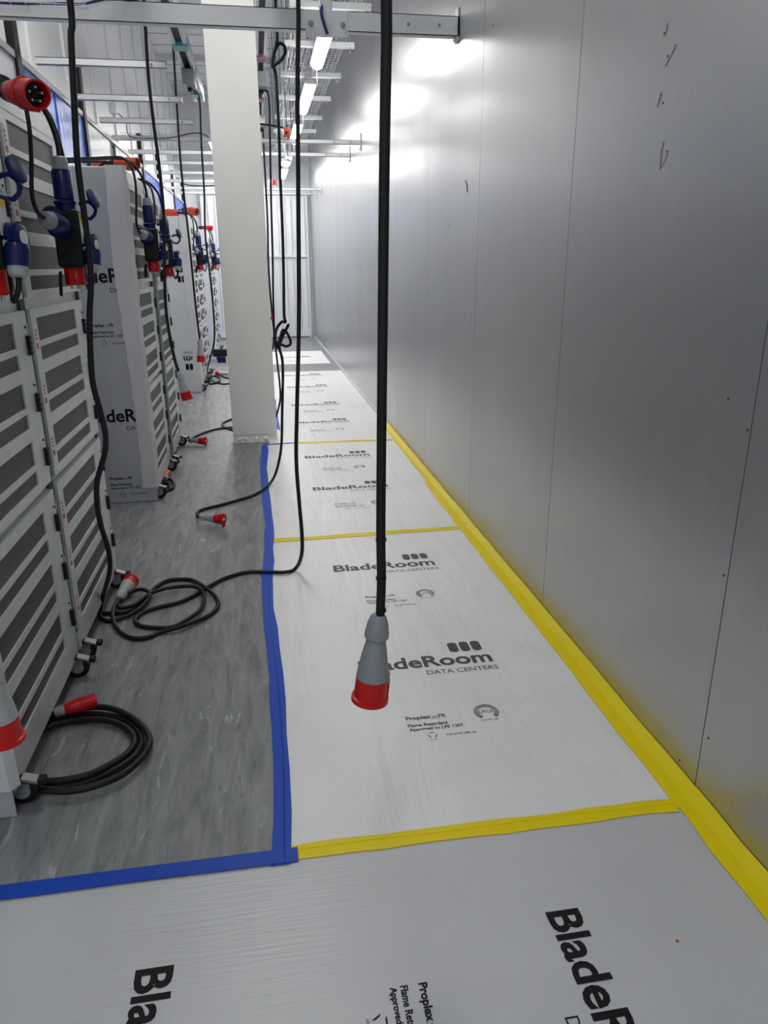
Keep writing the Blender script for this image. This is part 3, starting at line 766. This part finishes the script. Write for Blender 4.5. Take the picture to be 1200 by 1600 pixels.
# ------------------------------------------------------------------ connectors
def connector(parent, o, d, k=1.0, head='red', style='socket', body=None, pins=False, lid=False, label_on=False):
    """industrial connector: o = cable entry point, d = direction towards the mating face"""
    o = Vector(o); d = Vector(d).normalized(); bodyM = body or M_grey
    HM = {'red': M_red, 'blue': M_blue, 'orange': M_orange}[head]
    q = d.to_track_quat('Z', 'Y')
    if style == 'socket':       # tapering handle with big gland, as on the central cable
        MB().lathe([(0, .0135 * k), (.004 * k, .018 * k), (.022 * k, .0245 * k), (.046 * k, .0285 * k), (.056 * k, .0285 * k), (.060 * k, .025 * k), (.061 * k, .020 * k)], o, d, 28).build('gland', bodyM, parent)
        mb = MB(); mb.lathe([(.058 * k, .0205 * k), (.063 * k, .0225 * k), (.10 * k, .0300 * k), (.135 * k, .0355 * k), (.162 * k, .0385 * k), (.164 * k, .037 * k)], o, d, 28)
        mb.box((-.010 * k, -.0405 * k, .146 * k), (.010 * k, -.032 * k, .174 * k), Matrix.Translation(o) @ q.to_matrix().to_4x4())
        mb.build('handle', bodyM, parent)
        mb = MB(); mb.lathe([(.158 * k, .033 * k), (.160 * k, .0380 * k), (.212 * k, .0395 * k), (.214 * k, .0445 * k), (.225 * k, .0450 * k), (.227 * k, .041 * k), (.228 * k, .034 * k), (.205 * k, .033 * k)], o, d, 32)
        mb.box((-.008 * k, -.0425 * k, .165 * k), (.008 * k, -.036 * k, .215 * k), Matrix.Translation(o) @ q.to_matrix().to_4x4())
        h = mb.build('socket_head', HM, parent)
        MB().lathe([(.200 * k, .032 * k), (.212 * k, .032 * k)], o, d, 24).build('contact_block', M_black, h)
    else:                       # plug: coloured all over, shroud with pins
        MB().lathe([(0, .016 * k), (.004 * k, .020 * k), (.03 * k, .026 * k), (.05 * k, .027 * k)], o, d, 24).build('gland', bodyM, parent)
        mb = MB(); mb.lathe([(.045 * k, .024 * k), (.05 * k, .028 * k), (.10 * k, .034 * k), (.125 * k, .036 * k), (.127 * k, .040 * k), (.137 * k, .040 * k), (.139 * k, .036 * k), (.20 * k, .036 * k), (.201 * k, .031 * k), (.165 * k, .031 * k)], o, d, 28)
        mb.box((-.006 * k, -.041 * k, .14 * k), (.006 * k, -.034 * k, .199 * k), Matrix.Translation(o) @ q.to_matrix().to_4x4())
        h = mb.build('plug_body', HM, parent)
        MB().lathe([(.16 * k, .0305 * k), (.168 * k, .0305 * k)], o, d, 20).build('pin_base', M_black, h)
        mb = MB()
        for i in range(5):
            a = math.radians(90 + 72 * i); p = o + q @ Vector((.017 * k * math.cos(a), .017 * k * math.sin(a), .165 * k)); mb.cyl(p, p + d * .028 * k, .0032 * k, 8)
        mb.build('pins', M_brass, h)
    if lid:
        c = o + d * .232 * k
        mb = MB(); mb.lathe([(0, .048 * k), (.010 * k, .048 * k), (.014 * k, .040 * k)], c, d, 28)
        mb.box((-.014 * k, -.070 * k, 0), (.014 * k, -.03 * k, .012 * k), Matrix.Translation(c) @ q.to_matrix().to_4x4())
        l = mb.build('lid', HM, parent)
        MB().box((-.012 * k, -.010 * k, .0142 * k), (.012 * k, .010 * k, .0148 * k), Matrix.Translation(c) @ q.to_matrix().to_4x4()).build('rating_label', M_label, l)
CR = .0098
def lead(label, pts, r=CR, group=None, loc=(0, 0, 0), name='power_lead'):
    t = thing(name, label, 'cable', loc, group)
    MB().tube(pts, r, 12, 6).build('cable', M_rubber, t)
    return t
def seq(pl, Y): return [ony(x, y, Y) for x, y in pl]

# C1 the central cable
P = seq([(603.5, 0), (604, 60), (602.5, 130), (600, 300), (598, 500), (596, 700), (595, 840), (596, 905), (594, 962)], 1.5)
P = [P[0] + Vector((.0, .05, .9)), P[0] + Vector((0, .01, .4))] + P
t = lead('thick black cable with grey and red connector hanging in the centre foreground', P, .0105)
e0, e1 = ony(592, 964, 1.5), ony(578.5, 1089, 1.5)
P2 = (e1 - e0)
connector(t, e0 + Vector((0, 0, .006)), P2, 1.0, 'red', 'socket')
for yy in (845, 905, 955):
    p = ony(595.5, yy, 1.5); MB().lathe([(0, .0122), (.006, .0122)], p, (0, 0, 1), 12).build('tape_band', M_black, t)

# C2 second hanging cable to the floor coil
P = seq([(466, 0), (465, 120), (466, 300), (467, 500), (464, 640), (463, 720), (468, 790), (472, 838), (471, 868)], 3.5)
P = [P[0] + Vector((0, 0, .5))] + P
def fz(pl, z=.011): return [onz(p[0], p[1], p[2] if len(p) > 2 else z) for p in pl]
P += fz([(462, 888, .02), (446, 894, .018), (415, 893.5, .012), (385, 894), (350, 904), (322, 919), (306, 929), (280, 941), (250, 948), (226, 956), (212, 966), (214, 974), (226, 979), (250, 981), (272, 979), (296, 966, .018), (314, 951, .018), (319, 932, .02), (312, 920, .03), (294, 916, .024), (262, 919, .02), (238, 926, .03), (222, 936, .03), (208, 946, .03), (190, 950, .022), (184, 945, .022), (184, 938, .03)])
t = lead('black cable hanging right of the column, crossing the blue tape to the floor coil', P)
connector(t, onz(186, 935, .035), onz(208, 902, .04) - onz(186, 935, .035), .9, 'red', 'socket', body=M_lgrey)
# C3 left cable
P = seq([(109, -5), (111, 60), (116, 160), (121, 250), (131, 330), (140, 400), (142, 450), (140, 500), (144, 590), (156, 640), (165, 680), (163, 712), (152, 752), (152, 790)], 2.72)
P = [P[0] + Vector((0, 0, .6))] + P
for i, p in enumerate(P[-4:]): P[len(P) - 4 + i] = p
P += [ony(158, 822, 2.80), ony(170, 862, 2.90), ony(171, 895, 3.0)]
P += [onz(161, 930, .12)] + fz([(156, 955, .02), (160, 967), (172, 970), (192, 965, .014), (214, 954, .02), (232, 936, .024), (233, 926, .03), (222, 921, .035), (206, 924, .03), (188, 936, .03), (177, 952, .03), (178, 972, .022), (190, 989), (208, 997), (230, 996), (250, 988), (276, 981, .022), (300, 973, .018), (326, 962), (340, 948), (338, 934), (322, 919, .03), (302, 907), (284, 905), (262, 907), (244, 917), (232, 929, .014), (205, 953, .014), (180, 958, .012), (158, 958, .011)])
t = lead('black cable hanging in front of the second rack and coiling on the floor', P, .0102)
# C6 hanging connector by group 2
P = seq([(224, -10), (227, 40), (232, 120), (241, 200), (250, 270), (256, 340), (257, 420), (259, 480), (266, 530), (274, 565), (279, 580)], 5.0)
t = lead('black cable with grey-red connector hanging right of the second rack pair', [P[0] + Vector((0, 0, .3))] + P)
connector(t, P[-1], ony(292, 620, 5.0) - P[-1], .85, 'red', 'socket', body=M_lgrey)
# C7
P = seq([(263, -10), (267, 30), (271, 80), (276, 160), (282, 250), (288, 310), (295, 370), (301, 430), (306, 480), (312, 530)], 7.4)
t = lead('black cable with grey-red connector hanging before the upside-down printed board', [P[0] + Vector((0, 0, .3))] + P)
connector(t, P[-1], ony(314, 566, 7.4) - P[-1], .95, 'red', 'socket', body=M_lgrey)
# C4 from teal tap-off box
P = [Vector((-.49, 7.60, 3.08))] + seq([(311, 150), (315, 230), (319, 300), (321, 370), (327, 420), (333, 480), (335, 530)], 8.3) + [ony(328, 562, 8.6), ony(324, 578, 9.3), onz(327, 590, .03)] + fz([(336, 597), (350, 600), (364, 598), (380, 596)])
lead('thin-looking black cable from the teal-clipped busbar box down beside the column', P)
# C9
P = [Vector((.143, 9.6, 3.06))] + seq([(410, 190), (412, 230), (415, 285), (418, 345), (419, 400), (421, 440), (425, 490), (428, 520), (427, 540), (424, 549)], 9.6)
t = lead('black cable from the farther mauve-clip box with a small red tag and loose end', P, .012)
MB().box((-.02, -.02, -.02), (.02, .02, .02)).build('red_tag', M_red, t, loc=ony(424, 497, 9.58))
# C10
P = [Vector((.143, 7.6, 3.07))] + seq([(420, 150), (422, 230), (424, 330), (426, 400), (427, 470), (429, 525), (433, 563), (437, 599), (438, 623), (434, 642)], 7.6)
lead('black cable hanging close to the right side of the column', P + [ony(431, 652, 7.6)])
# C11 with loops
P = seq([(430, -10), (432, 40), (433, 62), (428, 85), (426, 103), (430, 101), (440, 92), (446, 80), (444, 70), (436, 67), (429, 80), (426, 98), (431, 115), (433, 150), (436, 210), (438, 280), (441, 350), (443, 420), (444, 490), (446, 503), (440, 503), (432, 515), (430, 530), (435, 542), (440, 530), (450, 508), (447, 515), (437, 530), (434, 545), (441, 518), (447, 518), (453, 530), (454, 538), (447, 541), (438, 538), (437, 546), (441, 562), (442, 590), (441, 640), (440, 690), (436, 720)], 5.3)
P = [P[0] + Vector((0, 0, .4))] + [p + Vector((0, (.02 if 5 < i < 13 else 0) + (.015 * math.sin(i * 2.2) if 19 < i < 37 else 0), 0)) for i, p in enumerate(P)]
P += [onz(428, 746, .05)] + fz([(415, 762, .016), (395, 774), (370, 782), (345, 789), (320, 795), (310, 799), (308, 803, .02), (311, 808, .03)])
t = lead('black cable with knotted loops right of the column, ending at a red floor plug', P)
connector(t, onz(312, 808, .04), Vector((.78, -.5, .05)), .75, 'red', 'socket', body=M_lgrey, lid=True)
# small floor plugs
P = fz([(372, 668), (358, 668), (340, 670), (322, 675), (305, 682), (298, 687, .02)])
t = lead('short black cable reaching from the column to a red floor plug by the rack caster', P)
connector(t, onz(294, 688, .04), Vector((.85, -.45, .03)), .75, 'red', 'socket', lid=True)
lead('small black cable loop on the floor left of the column foot', fz([(372, 655), (362, 655), (350, 660), (347, 664), (352, 668), (366, 672), (380, 672)]))
t = lead('far floor cable ending in a small red plug left of the column', fz([(362, 592), (352, 590), (345, 586, .03), (340, 583, .03)]))
connector(t, onz(358, 584, .04), Vector((-1, .3, 0)), .9, 'red', 'socket', body=M_lgrey)
t = thing('cable_connector', 'small black and blue connector lying on the far floor left of the column', 'connector', onz(345, 566))
MB().box((-.12, -.05, .10), (.12, .05, .22)).build('black_body', M_black, t, bev=.01)
MB().box((-.05, -.07, .0), (.09, .05, .10)).build('blue_cover', M_blue, t, bev=.01)
# lower cable coils
P = fz([(62, 1130, .05), (78, 1118, .045), (100, 1112, .04), (140, 1105, .03), (170, 1106, .03), (200, 1117, .03), (224, 1136, .03), (234, 1158, .03), (226, 1178, .03), (205, 1200, .03), (180, 1216, .03), (140, 1230, .03), (100, 1236, .03), (60, 1232, .03)], .03)
P += fz([(56, 1222, .012), (80, 1229, .012), (120, 1226), (160, 1212), (200, 1190), (219, 1168), (220, 1150), (208, 1134), (186, 1122), (150, 1116), (110, 1118), (78, 1126), (66, 1136, .012), (60, 1146, .012)])
P += fz([(68, 1140, .03), (100, 1128, .02), (140, 1124, .02), (176, 1128, .02), (200, 1140, .02), (210, 1154, .02), (204, 1172, .025), (180, 1190, .025), (140, 1210, .03), (100, 1219, .03), (62, 1222, .03)])
t = lead('thick black coil of cable on the floor at the foot of the nearest rack', P, .0115)
connector(t, onz(84, 1114, .055), onz(140, 1096, .06) - onz(84, 1114, .055), .72, 'red', 'plug')
# coil under second pair
P = fz([(243, 762, .03), (252, 750, .03), (263, 748, .02), (271, 754, .02), (271, 761), (262, 766), (250, 768), (246, 762, .03), (254, 755, .03), (264, 757, .02), (266, 762, .015), (256, 769), (248, 770)], .012)
t = lead('small cable coil with orange-red plug under the second rack pair', P, .0105)
connector(t, onz(258, 748, .05), onz(266, 728, .05) - onz(258, 748, .05), .8, 'orange', 'plug')
P = fz([(327, 597, .03), (332, 588, .03), (342, 590, .02), (343, 595, .02), (334, 599), (327, 600)], .015)
lead('small flat coil of black cable under the third rack pair', P, .014)
# left corner connector
P = seq([(-60, 880), (-40, 960), (-22, 1030)], 1.6)
t = lead('grey-red connector hanging at the lower left edge beside the nearest rack', [P[0] + Vector((-.02, 0, 1.3)), P[0] + Vector((-.01, 0, .6))] + P)
connector(t, P[-1], ony(14, 1172, 1.6) - P[-1] + Vector((0, 0, .0)), .98, 'red', 'socket', body=M_lgrey)

# ------------------------------------------------------------------ plugs lying on rack tops
def top_plug(p, d, label, head='red', k=1.0, tail=None, body=None):
    t = thing('power_lead', label, 'cable', p, 'plugs resting on the rack tops')
    D = Vector(d).normalized()
    connector(t, -D * .17 * k, D, k, head, 'plug', body=body or M_black)
    if tail: MB().tube([-D * .165 * k, -D * .22 * k + Vector((0, 0, -.005))] + [Vector(q) - Vector(p) for q in tail], .0085, 10, 6).build('cable', M_rubber, t)
    return t
zt = RH + .036
top_plug(ony(50, 147, 2.62) , ony(50, 147, 2.62) - ony(-2, 142, 2.80), 'large dark red five-pin plug jutting over the nearest racks at the upper left', 'red', 1.15, [(-1.0, 2.95, 2.16), (-1.2, 3.0, 2.15)])
top_plug(onx(150, 258, -1.02), (-1, -.2, .0), 'red plug lying left on top of the lettered-board rack pair', 'orange', .95, [(-.86, 5.25, 2.15), (-.9, 5.35, 2.15)])
top_plug((-.735, 5.32, zt + .01), (1, -.35, -.02), 'red plug with black gland pointing to the aisle on top of the lettered-board pair', 'orange', 1.0, [(-1.0, 5.45, 2.15), (-1.15, 5.5, 2.15)])
top_plug((-.96, 9.95, zt), (1, -.1, 0), 'red plug on top of the rack behind the upside-down printed board', 'orange', 1.5, [(-1.2, 10.0, 2.16), (-1.3, 10.1, 2.15)])
top_plug((-.73, 10.3, zt + .05), (1, -.8, -.15), 'red plug with a bright face hanging over the third rack pair edge', 'orange', 1.25, [(-.95, 10.5, 2.2), (-1.1, 10.6, 2.15)])
top_plug((-.72, 13.5, zt), (1, -.2, 0), 'small dark red plug on the farthest rack pair', 'red', 1.1, [(-1.0, 13.6, 2.16), (-1.2, 13.7, 2.15)])

# ------------------------------------------------------------------ power splitters hung on rack fronts, with their blue leads
def splitter_proto():
    t = thing('power_splitter', '', 'power distribution box', group='black power splitters hung on the racks')
    MB().box((-.045, -.05, -.105), (.05, .05, .10)).build('housing', M_black, t, bev=.01)
    mb = MB(); mb.box((.050, -.034, -.02), (.0515, .036, .085)); mb.cm = 1; mb.box((.0515, -.03, .05), (.052, .032, .08)); mb.build('data_label', [M_label, M_yel], t)
    mb = MB(); mb.box((.050, -.036, -.09), (.060, .036, -.03)); mb.build('breaker_cover', M_grey, t, bev=.003)
    mb = MB(); mb.lathe([(0, .040), (.008, .040), (.010, .037), (.066, .0365), (.070, .033), (.03, .031)], (0, 0, -.100), (0, 0, -1), 28)
    mb.box((-.012, -.043, -.165), (.012, -.034, -.11)); inl = mb.build('red_inlet', M_red, t)
    mb = MB()
    for i in range(5):
        a = math.radians(72 * i); mb.cyl((.019 * math.cos(a), .019 * math.sin(a), -.13), (.019 * math.cos(a), .019 * math.sin(a), -.185), .0038, 8)
    mb.build('inlet_pins', M_brass, inl)
    MB().box((-.008, -.0395, -.145), (.014, -.0372, -.125)).build('rating_label', M_label, inl)
    mb = MB(); mb.lathe([(0, .047), (.008, .047), (.012, .040)], (-.048, -.01, -.165), (-1, -.25, .1), 24); mb.build('inlet_lid', M_black, t)
    # three blue sockets: top, left, right
    for c, d, nm in (((0, 0, .09), (0, 0, 1), 'top'), ((-.01, -.045, .03), (-.25, -1, .25), 'left'), ((.045, .02, -.02), (1, -.25, -.1), 'right')):
        mb = MB(); mb.lathe([(0, .036), (.028, .036), (.030, .041), (.040, .041), (.041, .036)], c, d, 24); s = mb.build('blue_socket', M_blue, t)
    # spring lids
    mb = MB(); mb.lathe([(0, .035), (.007, .035), (.010, .028)], (-.035, -.075, .075), (.15, -1, .35), 24); l = mb.build('socket_lid', M_blue, t)
    MB().box((-.048, -.0915, .066), (-.026, -.0890, .090)).build('rating_label', M_label, l)
    mb = MB(); mb.lathe([(0, .035), (.007, .035), (.010, .028)], (.10, .0, .14), (1, -.35, .35), 24)
    mb.tube([(.05, 0, .12), (.085, -.01, .13), (.11, -.01, .10), (.085, 0, .07), (.05, 0, .08)], .007, 8, 2); l = mb.build('socket_lid', M_blue, t)
    mb = MB(); mb.lathe([(0, .036), (.007, .036), (.010, .028)], (.084, .005, -.025), (1, -.2, .05), 24); l = mb.build('socket_lid', M_blue, t)
    MB().lathe([(0, .02), (.0015, .02)], (.0942, .003, -.0245), (1, -.2, .05), 16).build('rating_label', M_label, l)
    return t
def blue_lead(kind):
    """leads modelled around the splitter origin; rack front is at x=-.09, rack top at z=+.48"""
    t = thing('blue_plug_lead', '', 'cable', group='blue plugs in the power splitters')
    R_ = .0075
    if kind == 'top':
        o = Vector((0, 0, .285)); d = Vector((0, 0, -1))
        pts = [(0, 0, .275), (0, .0, .33), (-.012, -.02, .40), (-.035, -.05, .45), (-.08, -.09, .492), (-.14, -.12, .500), (-.30, -.10, .496), (-.5, -.05, .496)]
    elif kind == 'left':
        o = Vector((-.058, -.225, .05)); d = Vector((.2, 1, -.15)); d.normalize()
        o = Vector((-.03, -.22, .06))
        pts = [tuple(o + Vector((.004, .012, -.002))), (-.038, -.25, .075), (-.042, -.275, .13), (-.03, -.262, .25), (-.028, -.24, .36), (-.045, -.215, .44), (-.09, -.20, .493), (-.16, -.18, .500), (-.30, -.15, .496), (-.5, -.1, .496)]
    else:
        o = Vector((.075, -.03, -.125)); d = Vector((.02, .2, 1)); d.normalize()
        pts = [tuple(o), (.07, -.035, -.16), (.05, -.02, -.185), (.03, .05, -.15), (.01, .10, 0), (.0, .11, .2), (-.02, .10, .38), (-.05, .09, .46), (-.10, .06, .494), (-.2, .04, .500), (-.5, .05, .496)]
    MB().tube(pts, R_, 10, 6).build('cable', M_rubber, t)
    if kind == 'right':
        MB().lathe([(0, .017), (.006, .024), (.03, .027)], o, d, 20).build('gland', M_lgrey, t)
        MB().lathe([(.028, .030), (.07, .034), (.085, .030)], o, d, 20).build('plug_body', M_blue, t)
    else:
        L_ = .15 if kind == 'top' else .13
        MB().lathe([(0, .018), (.005, .025), (.045, .031), (.048, .028)], o, d, 24).build('gland', M_grey, t)
        MB().lathe([(.046, .031), (.05, .034), (L_ - .005, .036), (L_, .032)], o, d, 24).build('plug_body', M_blue, t)
    return t
SP0 = splitter_proto(); BL0 = {k: blue_lead(k) for k in ('top', 'left', 'right')}
sites = [((-.70, 2.20, 1.65), 0, 'on the nearest rack, cut by the left edge', 'the leftmost splitter'),
         ((-.695, 3.13, 1.655), 0, 'on the second rack, left of the lettered board', 'the large central-left splitter'),
         ((-.675, 5.33, 1.69), 0, 'on the rack just behind the lettered board', 'the splitter behind the lettered board'),
         ((-.672, 6.15, 1.65), 0, 'beside the last rack before the open floor gap', 'the splitter before the upside-down board'),
         ((-.70, 10.1, 1.68), 0, 'on the third rack pair beyond the upside-down board', 'the splitter of the third rack pair'),
         ((-.70, 13.5, 1.68), 0, 'farthest away, right against the column edge', 'the farthest splitter by the column edge')]
for i, (p, rz, w, sh) in enumerate(sites):
    lab = 'black power splitter with red inlet hanging ' + w
    ll = {k: 'blue plug and cable in the ' + {'top': 'top', 'left': 'left socket', 'right': 'right socket'}[k] + ' of ' + sh for k in BL0}
    if i == 0:
        SP0.location = p; SP0['label'] = lab
        for k, b in BL0.items(): b.location = p; b['label'] = ll[k]
    else:
        copy_thing(SP0, p, lab)
        for k, b in BL0.items(): copy_thing(b, p, ll[k])
